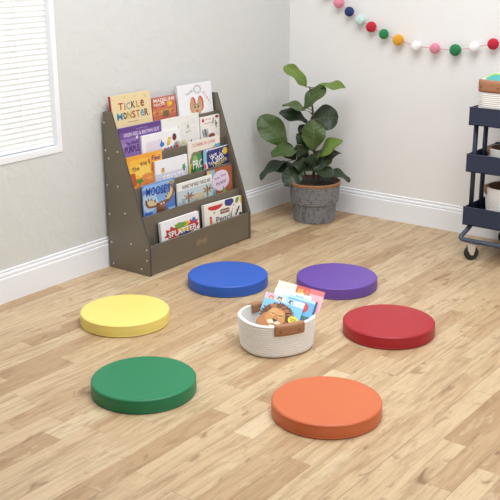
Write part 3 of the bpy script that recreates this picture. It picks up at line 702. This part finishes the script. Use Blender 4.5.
def basket_book(label, TL, X, Y, W, H, T, bg, art):
    X = Vector(X).normalized(); Y = Vector(Y); Y = (Y - X * Y.dot(X)).normalized(); N = X.cross(Y)
    mt = Matrix((X, Y, N)).transposed().to_4x4(); mt.translation = Vector(TL) - Y * H - N * T
    book(label, mt, W, H, T, bg, art, None, 'book', 'books standing in the floor basket', .92)
def a_lion(A):
    A.rect(0, 0, 1, .17, (206, 222, 240))
    for i, c in enumerate(((226, 176, 206), (196, 206, 210), (176, 214, 240), (232, 236, 240))):
        A.rect(.02 + i * .25, .01, .25 + i * .25, .16, c)
    A.blob(.16, .11, .06, .06, (186, 132, 92), wob=.1); A.blob(.16, .13, .03, .03, (230, 200, 170))
    A.blob(.38, .08, .07, .055, (90, 86, 84), wob=.2); A.blob(.37, .1, .035, .03, (222, 200, 150)); A.blob(.46, .08, .04, .05, (236, 226, 210))
    A.blob(.66, .09, .05, .06, (66, 76, 90), wob=.25); A.blob(.68, .1, .025, .03, (230, 236, 240)); A.blob(.88, .09, .06, .05, (206, 224, 236), wob=.1)
    cols = ((104, 62, 38), (136, 82, 46), (170, 108, 58), (84, 50, 34))
    A.us, A.du = 1.12, -.05
    A.blob(.5, .62, .36, .42, (112, 68, 40), .15, .04, 44, 11)
    rl = random.Random(3)
    for i in range(80):
        t = 2 * PI * i / 80 + rl.uniform(-.05, .05); q = rl.uniform(.24, .34)
        A.blob(.5 + q * math.cos(t), .6 + (q + .03) * math.sin(t), rl.uniform(.05, .1), rl.uniform(.012, .022), cols[rl.randrange(4)], t + .35, .1, 10)
    A.blob(.30, .80, .2, .24, (186, 120, 62), .3, .1); A.blob(.47, .62, .22, .27, (206, 142, 78), .1, .04); A.blob(.42, .5, .1, .12, (222, 164, 98), .2); A.blob(.54, .52, .09, .12, (216, 156, 90), -.2)
    A.blob(.36, .33, .07, .05, (176, 110, 62), .2); A.blob(.66, .37, .065, .05, (168, 104, 58), .5)
    A.blob(.395, .53, .04, .024, (48, 32, 24), .2); A.blob(.575, .545, .04, .024, (48, 32, 24), -.1); A.blob(.395, .527, .024, .018, (214, 170, 80)); A.blob(.575, .542, .024, .018, (214, 170, 80)); A.blob(.395, .527, .01, .01, (20, 16, 14)); A.blob(.575, .542, .01, .01, (20, 16, 14))
    A.blob(.395, .497, .05, .012, (236, 192, 132), .25); A.blob(.575, .51, .05, .012, (236, 192, 132), -.15)
    A.poly([(.44, .54), (.53, .545), (.52, .68), (.43, .67)], (196, 132, 74)); A.blob(.415, .78, .09, .07, (240, 218, 186), .1); A.blob(.535, .785, .085, .07, (238, 212, 180), -.1)
    A.poly([(.41, .68), (.545, .685), (.5, .75), (.455, .75)], (72, 44, 40)); A.line((.478, .75), (.474, .81), .012, (80, 48, 40)); A.blob(.475, .83, .08, .014, (92, 52, 42)); A.blob(.47, .89, .07, .04, (244, 228, 204))
    A.us, A.du = 1, 0
    A.blob(.85, .57, .13, .11, (244, 220, 60)); A.rect(.77, .53, .93, .552, (110, 100, 40)); A.rect(.79, .575, .91, .595, (110, 100, 40)); A.rect(.80, .615, .89, .63, (130, 120, 50))
def a_blue(A):
    A.rect(0, 0, 1, .1, (186, 224, 240)); A.blob(.56, .34, .2, .2, (206, 60, 62), 0, .05, 30, 8); A.blob(.56, .34, .12, .1, (222, 92, 90), wob=.1)
    A.blob(.3, .5, .2, .2, (176, 222, 240), wob=.1); A.blob(.3, .74, .2, .08, (226, 214, 140), wob=.15); A.blob(.7, .7, .2, .06, (60, 110, 90), wob=.2); A.blob(.8, .85, .2, .08, (40, 56, 90), wob=.2); A.rect(.93, 0, 1, 1.2, (40, 70, 130))
def a_white(A):
    A.rect(0, .0, 1, .35, (240, 244, 248)); A.blob(.68, .16, .14, .09, (86, 178, 222), wob=.15); A.blob(.68, .16, .07, .04, (160, 214, 236)); A.blob(.3, .2, .12, .05, (190, 220, 236), wob=.2); A.rect(.82, .1, .9, .2, (206, 90, 90)); A.rect(.1, .35, .9, .4, (206, 226, 240))
def a_pink(A):
    A.rect(0, 0, .4, 1, (244, 238, 206)); A.rect(.4, 0, .7, .3, (206, 74, 66)); A.rect(.7, 0, 1, 1, (240, 176, 182)); A.rect(.7, 0, 1, .12, (222, 110, 112))
    A.blob(.5, .15, .07, .09, (236, 160, 70), wob=.2); A.blob(.55, .2, .05, .06, (246, 214, 120), wob=.15); A.blob(.45, .24, .05, .05, (150, 50, 60), wob=.2); A.blob(.64, .14, .04, .08, (232, 120, 80), wob=.2)
    A.rect(.4, .3, .7, 1, (246, 244, 240)); A.blob(.62, .26, .08, .05, (240, 220, 140), wob=.2); A.blob(.78, .42, .035, .035, (206, 60, 70)); A.blob(.9, .3, .05, .06, (236, 150, 160), wob=.15)
    for i in range(5): A.rect(.1 + i * .05, .5, .135 + i * .05, .52, (190, 180, 160))
basket_book('pale blue book with a lion face leaning at the front of the floor basket', (1.218, -1.901, .219), (.892, .387, -.232), (-.104, .675, .73), .163, .17, .008, (126, 196, 234), a_lion)
basket_book('blue book with a red badge beside the lion book in the basket', (1.292, -1.845, .2075), (.892, .391, -.228), (-.108, .673, .731),  .119, .085, .005, (98, 176, 222), a_blue)
basket_book('white and pale blue book just behind the lion book in the basket', (1.232, -1.855, .228), (.889, .407, -.21), (-.13, .664, .737), .151, .16, .005, (238, 242, 246), a_white)
basket_book('cream and pink book at the back of the floor basket', (1.227, -1.827, .249), (.888, .41, -.207), (-.134, .662, .738), .193, .092, .005, (244, 236, 214), a_pink)

# ---------------------------------------------------------------- potted fig
pot = thing('potted_fig', 'fiddle-leaf fig in a grey woven basket pot standing in the corner', 'plant', (.354, -.246, 0))
bm = bmesh.new()
prof = []
NZ = 130
def potr(z):
    if z < .108: return .116 + .009 * z / .108
    if z < .116: return .125 + .010 * (z - .108) / .008
    return .135 + .009 * (z - .116) / .11
prof = [(.02, .001), (.113, .001)] + [(potr(.002 + .220 * i / NZ), .002 + .220 * i / NZ) for i in range(NZ + 1)]
def weave(p, an, j):
    if j < 2: return p
    row = p.z / .0112; st = an / (2 * PI) * 60 + .5 * (int(row) % 2)
    d = .0048 * abs(math.sin(PI * st)) ** .7 * abs(math.sin(PI * row)) ** .7
    k = 1 + d / Vector((p.x, p.y)).length
    return Vector((p.x * k, p.y * k, p.z))
lathe(bm, prof, 360, 0, False, weave)
lathe(bm, [(.1405, .222), (.132, .20), (.128, .16)], 64, 0, False)
bm.faces.ensure_lookup_table()
planter = obj('planter', bm, M['weave'], pot, True)
bm = bmesh.new()
for i in range(3):
    rr = .1445 + .0012 * math.sin(i); z = .223 + .005 * i
    pts = []
    for q in range(192):
        a = 2 * PI * q / 192; r2 = rr + .0015 * math.sin(32 * a + i * 2.1); pts.append((r2 * math.cos(a), r2 * math.sin(a), z + .001 * math.sin(32 * a + 1 + i * 2)))
    tube(bm, pts, .0043, 6, 0, True)
obj('planter_rim', bm, M['potrim'], planter, True)['label'] = 'brown wicker rim'
bm = bmesh.new(); lathe(bm, [(.131, .203), (.09, .207), (.04, .210), (.004, .211)], 40, 0, True); obj('soil', bm, M['soil'], pot, True)
PL = Vector((.354, -.246, 0))
trunk = spline([(-.012, .012, .205), (-.024, .022, .30), (-.024, .026, .42), (-.034, .022, .52), (-.034, .02, .62), (-.044, .012, .72), (-.05, .006, .775)], 6)
trunk2 = spline([(.012, .034, .205), (-.004, .04, .26), (-.014, .04, .34)], 6)
trunk3 = spline([(-.045, .01, .205), (-.07, .004, .26), (-.105, -.016, .36)], 6)
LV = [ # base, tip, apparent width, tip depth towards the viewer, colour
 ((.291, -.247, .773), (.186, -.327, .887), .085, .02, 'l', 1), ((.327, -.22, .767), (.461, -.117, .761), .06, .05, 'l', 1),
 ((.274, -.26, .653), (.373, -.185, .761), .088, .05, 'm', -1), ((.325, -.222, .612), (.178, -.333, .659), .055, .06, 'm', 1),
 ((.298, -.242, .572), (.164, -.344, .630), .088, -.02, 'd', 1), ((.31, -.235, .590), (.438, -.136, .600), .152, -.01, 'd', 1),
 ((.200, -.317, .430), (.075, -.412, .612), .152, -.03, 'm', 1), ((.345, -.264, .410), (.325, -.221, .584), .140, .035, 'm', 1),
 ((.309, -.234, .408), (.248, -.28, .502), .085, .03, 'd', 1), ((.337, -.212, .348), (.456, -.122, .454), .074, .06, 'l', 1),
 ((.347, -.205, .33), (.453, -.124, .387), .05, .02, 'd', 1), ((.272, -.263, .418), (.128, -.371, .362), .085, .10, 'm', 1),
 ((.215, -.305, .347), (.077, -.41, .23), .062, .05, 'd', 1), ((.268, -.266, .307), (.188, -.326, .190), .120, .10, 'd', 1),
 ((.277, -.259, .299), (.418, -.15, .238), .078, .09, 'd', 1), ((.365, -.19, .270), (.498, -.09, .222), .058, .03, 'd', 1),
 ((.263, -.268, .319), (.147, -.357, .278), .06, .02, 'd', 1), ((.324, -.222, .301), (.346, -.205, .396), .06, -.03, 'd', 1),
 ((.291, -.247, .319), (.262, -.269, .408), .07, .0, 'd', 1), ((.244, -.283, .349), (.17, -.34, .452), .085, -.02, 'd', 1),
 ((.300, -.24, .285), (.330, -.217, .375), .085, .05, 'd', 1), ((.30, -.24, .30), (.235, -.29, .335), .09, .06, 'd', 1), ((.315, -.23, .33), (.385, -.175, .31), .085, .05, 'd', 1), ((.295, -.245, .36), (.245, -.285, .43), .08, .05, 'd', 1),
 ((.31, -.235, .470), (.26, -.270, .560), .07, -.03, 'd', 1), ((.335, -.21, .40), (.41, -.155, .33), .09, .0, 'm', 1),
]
VD = Vector((.577, -.758, .303)).normalized()
def hw(s):                                              # fiddle-shaped half width
    return max(0, (.62 + .9 * s - .25 * math.cos(2 * PI * s) * .4) * math.sqrt(max(0, math.sin(PI * min(1, s ** .86)))) * .72)
mxw = max(hw(i / 60) for i in range(61))
fol = bmesh.new(); lay = fol.loops.layers.uv.verify()
stem = bmesh.new()
tube(stem, trunk, [.009 - .005 * i / len(trunk) for i in range(len(trunk))], 10)
tube(stem, trunk2, .005, 8); tube(stem, trunk3, .005, 8)
allt = list(trunk) + list(trunk2) + list(trunk3)
for li, (b0, t0, wap, dt, colr, sg) in enumerate(LV):
    b0 = Vector(b0) - PL; t0 = Vector(t0) - PL + VD * dt
    ax = t0 - b0; L = ax.length; ax.normalize()
    side = ax.cross(VD).normalized()                    # lies across the view
    Wt = max(wap, .62 * L); ro = math.acos(min(1, wap / Wt))
    nrm = side.cross(ax).normalized()
    if nrm.dot(VD) < 0: nrm = -nrm
    # roll so that the upper face keeps looking up and out
    c1 = (nrm * math.cos(ro) + side * math.sin(ro)); c2 = (nrm * math.cos(ro) - side * math.sin(ro))
    n2 = c1 if c1.z > c2.z else c2
    s2 = ax.cross(n2).normalized()
    NS, NW = 20, 10; grid = []
    bend = .10 + .08 * R.random(); cup = .16 + .12 * R.random(); ph = R.random() * 6
    for i in range(NS + 1):
        s = i / NS; w = hw(s) / mxw * Wt / 2; row = []
        for j in range(NW + 1):
            t = j / NW * 2 - 1
            p = b0 + ax * (L * s) + s2 * (w * t) + n2 * (L * bend * (math.sin(PI * s) - .15) * .8 + cup * w * (abs(t) ** 1.6) * .6 + .009 * math.sin(10 * s + ph + 2 * t) * abs(t))
            row.append(fol.verts.new(p))
        grid.append(row)
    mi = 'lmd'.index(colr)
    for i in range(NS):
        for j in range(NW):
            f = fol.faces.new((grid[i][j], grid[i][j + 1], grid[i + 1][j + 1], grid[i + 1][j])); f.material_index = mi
            for l, (di, dj) in zip(f.loops, ((0, 0), (0, 1), (1, 1), (1, 0))): l[lay].uv = ((j + dj) / NW, (i + di) / NS)
            f.normal_update()
    if fol.faces: pass
    fn = (grid[NS // 2][NW // 2 + 1].co - grid[NS // 2][NW // 2].co).cross(grid[NS // 2 + 1][NW // 2].co - grid[NS // 2][NW // 2].co)
    if fn.dot(n2) < 0:
        for i in range(NS):
            for j in range(NW): pass
        bad = set(v for row in grid for v in row)
        for f in [f for f in fol.faces if f.verts[0] in bad]: f.normal_flip()
    # petiole
    q = min(allt, key=lambda p: (p - b0).length + (0 if p.z < b0.z else .2))
    base = grid[0][NW // 2].co
    tube(stem, spline([q, (q + base) / 2 + Vector((0, 0, .006)), base, base + (grid[3][NW // 2].co - base) * .8], 4), .0024, 6)
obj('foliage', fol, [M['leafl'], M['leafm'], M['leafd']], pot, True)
obj('stem', stem, M['bark'], pot, True)

# ---------------------------------------------------------------- trolley
cart = thing('utility_cart', 'navy three-tier rolling utility cart against the right wall', 'cart', (1.58, -.215, 0))
def inc(o, par=None):
    o.parent = par or cart
    o.matrix_parent_inverse = Matrix.Translation(-Vector(cart.location)) if par is None else Matrix.Identity(4)
    return o
cx0, cx1, cy0, cy1 = 1.362, 1.80, -.40, -.032
for z0, z1 in ((.176, .270), (.454, .543), (.690, .778)):
    bm = bmesh.new()
    t_ = .003
    box(bm, cx0, cx1, cy0, cy1, z0, z0 + .004)
    box(bm, cx0, cx1, cy0, cy0 + t_, z0, z1); box(bm, cx0, cx1, cy1 - t_, cy1, z0, z1)
    box(bm, cx0, cx0 + t_, cy0 + t_, cy1 - t_, z0, z1); box(bm, cx1 - t_, cx1, cy0 + t_, cy1 - t_, z0, z1)
    loop = fillet([(cx0, cy0, z1), (cx1, cy0, z1), (cx1, cy1, z1), (cx0, cy1, z1), (cx0, cy0, z1)], .012, 4)
    tube(bm, loop[:-1], .0035, 6, 0, False)
    inc(obj('tray', bm, M['navy']))
for x in (cx0 + .017, cx1 - .017):
    for y in (-.345, -.225):
        bm = bmesh.new(); tube(bm, [(x, y, .18), (x, y, .775 if x < 1.6 else .80)], .0122, 14)
        inc(obj('post', bm, M['navy'], None, True))
for y, yo in ((cy0 - .010, -.335), (cy1 - .012, -.10)):
    bm = bmesh.new()
    tube(bm, fillet([(cx0 + .03, yo, .185), (cx0 + .022, (y + yo) / 2, .150), (cx0 - .012, y, .100), (cx1 + .012, y, .100), (cx1 - .022, (y + yo) / 2, .150), (cx1 - .03, yo, .185)], .035, 7), .0122, 12)
    inc(obj('base_tube', bm, M['navytube'], None, True))
for x, y in ((1.425, cy0 - .008), (1.745, cy0 - .008), (1.450, cy1 - .004), (1.745, cy1 - .004)):
    if True:
        bm = bmesh.new()
        lathe(bm, [(.012, -.011), (.034, -.011), (.037, -.007), (.037, .007), (.034, .011), (.012, .011)], 32)
        bmesh.ops.transform(bm, matrix=Matrix.Translation((x, y, .0375)) @ Matrix.Rotation(math.radians(38), 4, 'Z') @ Matrix.Rotation(PI / 2, 4, 'X'), verts=bm.verts)
        wh = inc(obj('caster', bm, M['rubber'], None, True, 40))
        bm = bmesh.new()
        for sg in (-1, 1):
            prism(bm, [(-.024, .078), (.018, .080), (.016, .055), (.010, .030), (.002, .026), (-.008, .032), (-.02, .055)], 'y', sg * .0145 - .0012, sg * .0145 + .0012)
        box(bm, -.024, .018, -.0155, .0155, .077, .081, 0, .001)
        lathe(bm, [(.007, .08), (.007, .094)], 12)
        bmesh.ops.transform(bm, matrix=Matrix.Translation((x, y, 0)) @ Matrix.Rotation(math.radians(38), 4, 'Z'), verts=bm.verts)
        inc(obj('caster_fork', bm, M['hub']), wh)['label'] = 'pale metal caster fork'
G = 'white rope baskets on the cart'
rope_basket('rope_basket', 'white rope basket on the top tray of the navy cart', (1.472, -.232, .6945), 0, .102, .155, .212, .05, False, ((-PI / 2 - .16, .165, .163, .218), (PI / 2, .12, .163, .218)), G, ex=3.2)
rope_basket('rope_basket', 'brown-lined white rope basket on the middle tray of the navy cart', (1.530, -.225, .4585), 0, .118, .10, .105, .10, True, ((PI + .55, .06, .075, .105),), G)
rope_basket('rope_basket', 'brown-lined white rope basket on the bottom tray of the navy cart', (1.545, -.225, .1805), 0, .132, .115, .185, .14, True, ((PI + .55, .06, .15, .185),), G)
# round teal thing standing in the top basket
t = thing('round_pad', 'teal round pad with lime rim poking out of the top cart basket', 'pad', (1.446, -.300, .740))
bm = bmesh.new()
lathe(bm, [(.004, -.009), (.058, -.009), (.064, -.005), (.064, .005), (.058, .009), (.004, .011)], 64, 0, True, lambda p, a, j: Vector((p.x, p.y, p.z + .0012 * math.sin(40 * p.x) * math.sin(43 * p.y))))
tl = mat('teal_felt', rgb(96, 186, 186), .9, .25, 130, bump=.6, bscale=220); lm = mat('lime_edge', rgb(176, 216, 110), .85, .15, 90, bump=.4)
rot = Matrix.Translation((0, 0, .130)) @ Matrix.Rotation(math.radians(78), 4, 'X')
bmesh.ops.transform(bm, matrix=rot, verts=bm.verts); obj('face', bm, tl, t, True, 50)
bm = bmesh.new(); tube(bm, [(.065 * math.cos(2 * PI * i / 64), .065 * math.sin(2 * PI * i / 64), 0) for i in range(64)], .006, 10, 0, True)
bmesh.ops.transform(bm, matrix=rot, verts=bm.verts); obj('rim', bm, lm, t, True)['label'] = 'lime green rim'

# ---------------------------------------------------------------- pom-pom garland
PT = [((.335, 1.243), None), ((.351, 1.232), (232, 150, 172)), ((.423, 1.185), (44, 62, 118)), ((.497, 1.141), (202, 226, 220)), ((.569, 1.106), (200, 36, 56)), ((.651, 1.071), (40, 140, 88)),
      ((.743, 1.043), (228, 170, 44)), ((.856, 1.017), (243, 242, 240)), ((.968, 1.010), (228, 146, 170)), ((1.088, 1.009), (36, 134, 84)), ((1.195, 1.030), (243, 242, 240)), ((1.299, 1.052), (202, 38, 60)), ((1.40, 1.085), (44, 62, 118)), ((1.51, 1.13), (228, 170, 44))]
gr = thing('pom_pom_garland', 'garland of multicoloured wool pom-poms hung along the right wall', 'garland', (.95, -.012, 1.0))
def ing(o): o.parent = gr; o.matrix_parent_inverse = Matrix.Translation(-Vector(gr.location)); return o
bm = bmesh.new()
tube(bm, spline([(.06, WY - .0024, 1.46), (.16, WY - .006, 1.375), (.27, WY - .016, 1.29)] + [(p[0][0], WY - .031, p[0][1]) for p in PT[1:]] + [(1.62, WY - .02, 1.19), (1.72, WY - .0024, 1.26)], 6), .0022, 6)
ing(obj('string', bm, M['string'], None, True))
PT = [((.270, 1.290), (40, 140, 88))] + PT[1:]
for i, (q, c) in enumerate(PT):
    bm = bmesh.new(); bmesh.ops.create_icosphere(bm, subdivisions=5, radius=1)
    rr = .0278 * (1 + .06 * math.sin(i * 2.3))
    rg = random.Random(i)
    dirs = [Vector((rg.gauss(0, 1), rg.gauss(0, 1), rg.gauss(0, 1))).normalized() for _ in range(14)]
    for v in bm.verts:
        k = 1 + sum(.035 * max(0, v.co.dot(d) - .6) for d in dirs) + rg.uniform(-.08, .06)
        v.co *= rr * k
        v.co += Vector((q[0], WY - .036, q[1]))
    pm = mat('wool_%d' % i, rgb(*c), .95, .12, 160, sheen=.15)
    ing(obj('pom_pom', bm, pm, None, False))

# ---------------------------------------------------------------- camera and light
cam = bpy.data.cameras.new('camera'); co = bpy.data.objects.new('camera', cam); C.objects.link(co)
cam.sensor_width = 36; cam.lens = 961.985 / 500 * 36; cam.clip_start = .05
pit, yaw, rol = .307375, .650688, -.004631
f_ = Vector((-math.sin(yaw) * math.cos(pit), math.cos(yaw) * math.cos(pit), -math.sin(pit)))
r0 = Vector((math.cos(yaw), math.sin(yaw), 0)); u0 = r0.cross(f_)
r_ = r0 * math.cos(rol) + u0 * math.sin(rol); u_ = u0 * math.cos(rol) - r0 * math.sin(rol)
mt = Matrix((r_, u_, -f_)).transposed().to_4x4(); mt.translation = (3.36887, -4.83455, 1.54912)
co.matrix_world = mt; bpy.context.scene.camera = co

w = bpy.data.worlds.new('daylight'); bpy.context.scene.world = w; w.use_nodes = True
w.node_tree.nodes['Background'].inputs[0].default_value = (.97, .985, 1, 1); w.node_tree.nodes['Background'].inputs[1].default_value = .085
def area(name, loc, tgt, sx, sy, power, col=(1, 1, 1), spread=180):
    l = bpy.data.lights.new(name, 'AREA'); l.shape = 'RECTANGLE'; l.size = sx; l.size_y = sy; l.energy = power; l.color = col; l.spread = math.radians(spread)
    o = bpy.data.objects.new(name, l); C.objects.link(o); o.location = loc
    o.rotation_euler = (Vector(tgt) - Vector(loc)).to_track_quat('-Z', 'Y').to_euler(); return o
area('ceiling_light', (1.85, -2.2, 3.2), (1.6, -1.8, 0), 2.4, 2.4, 104, (.98, .99, 1))
area('ceiling_light_rear', (1.5, -1.0, 3.1), (1.4, -1.9, 0), 1.8, 1.8, 9, (.98, .99, 1), 110)
area('side_light_right', (4.0, -2.7, 1.5), (1.2, -.2, .2), 2.6, 2.0, 31, (.98, .99, 1))
area('side_light_left', (.12, -3.0, 2.2), (1.6, -.5, .4), 1.0, 1.2, 8, (.98, .99, 1))
area('daylight_window', (-1.1, -2.35, 1.3), (0.1, -2.35, 1.25), 1.8, 2.4, 20, (1, 1, .99))
sc = bpy.context.scene
sc.view_settings.view_transform = 'Standard'; sc.view_settings.look = 'None'; sc.view_settings.exposure = 0; sc.view_settings.gamma = 1
sc.view_settings.use_curve_mapping = False
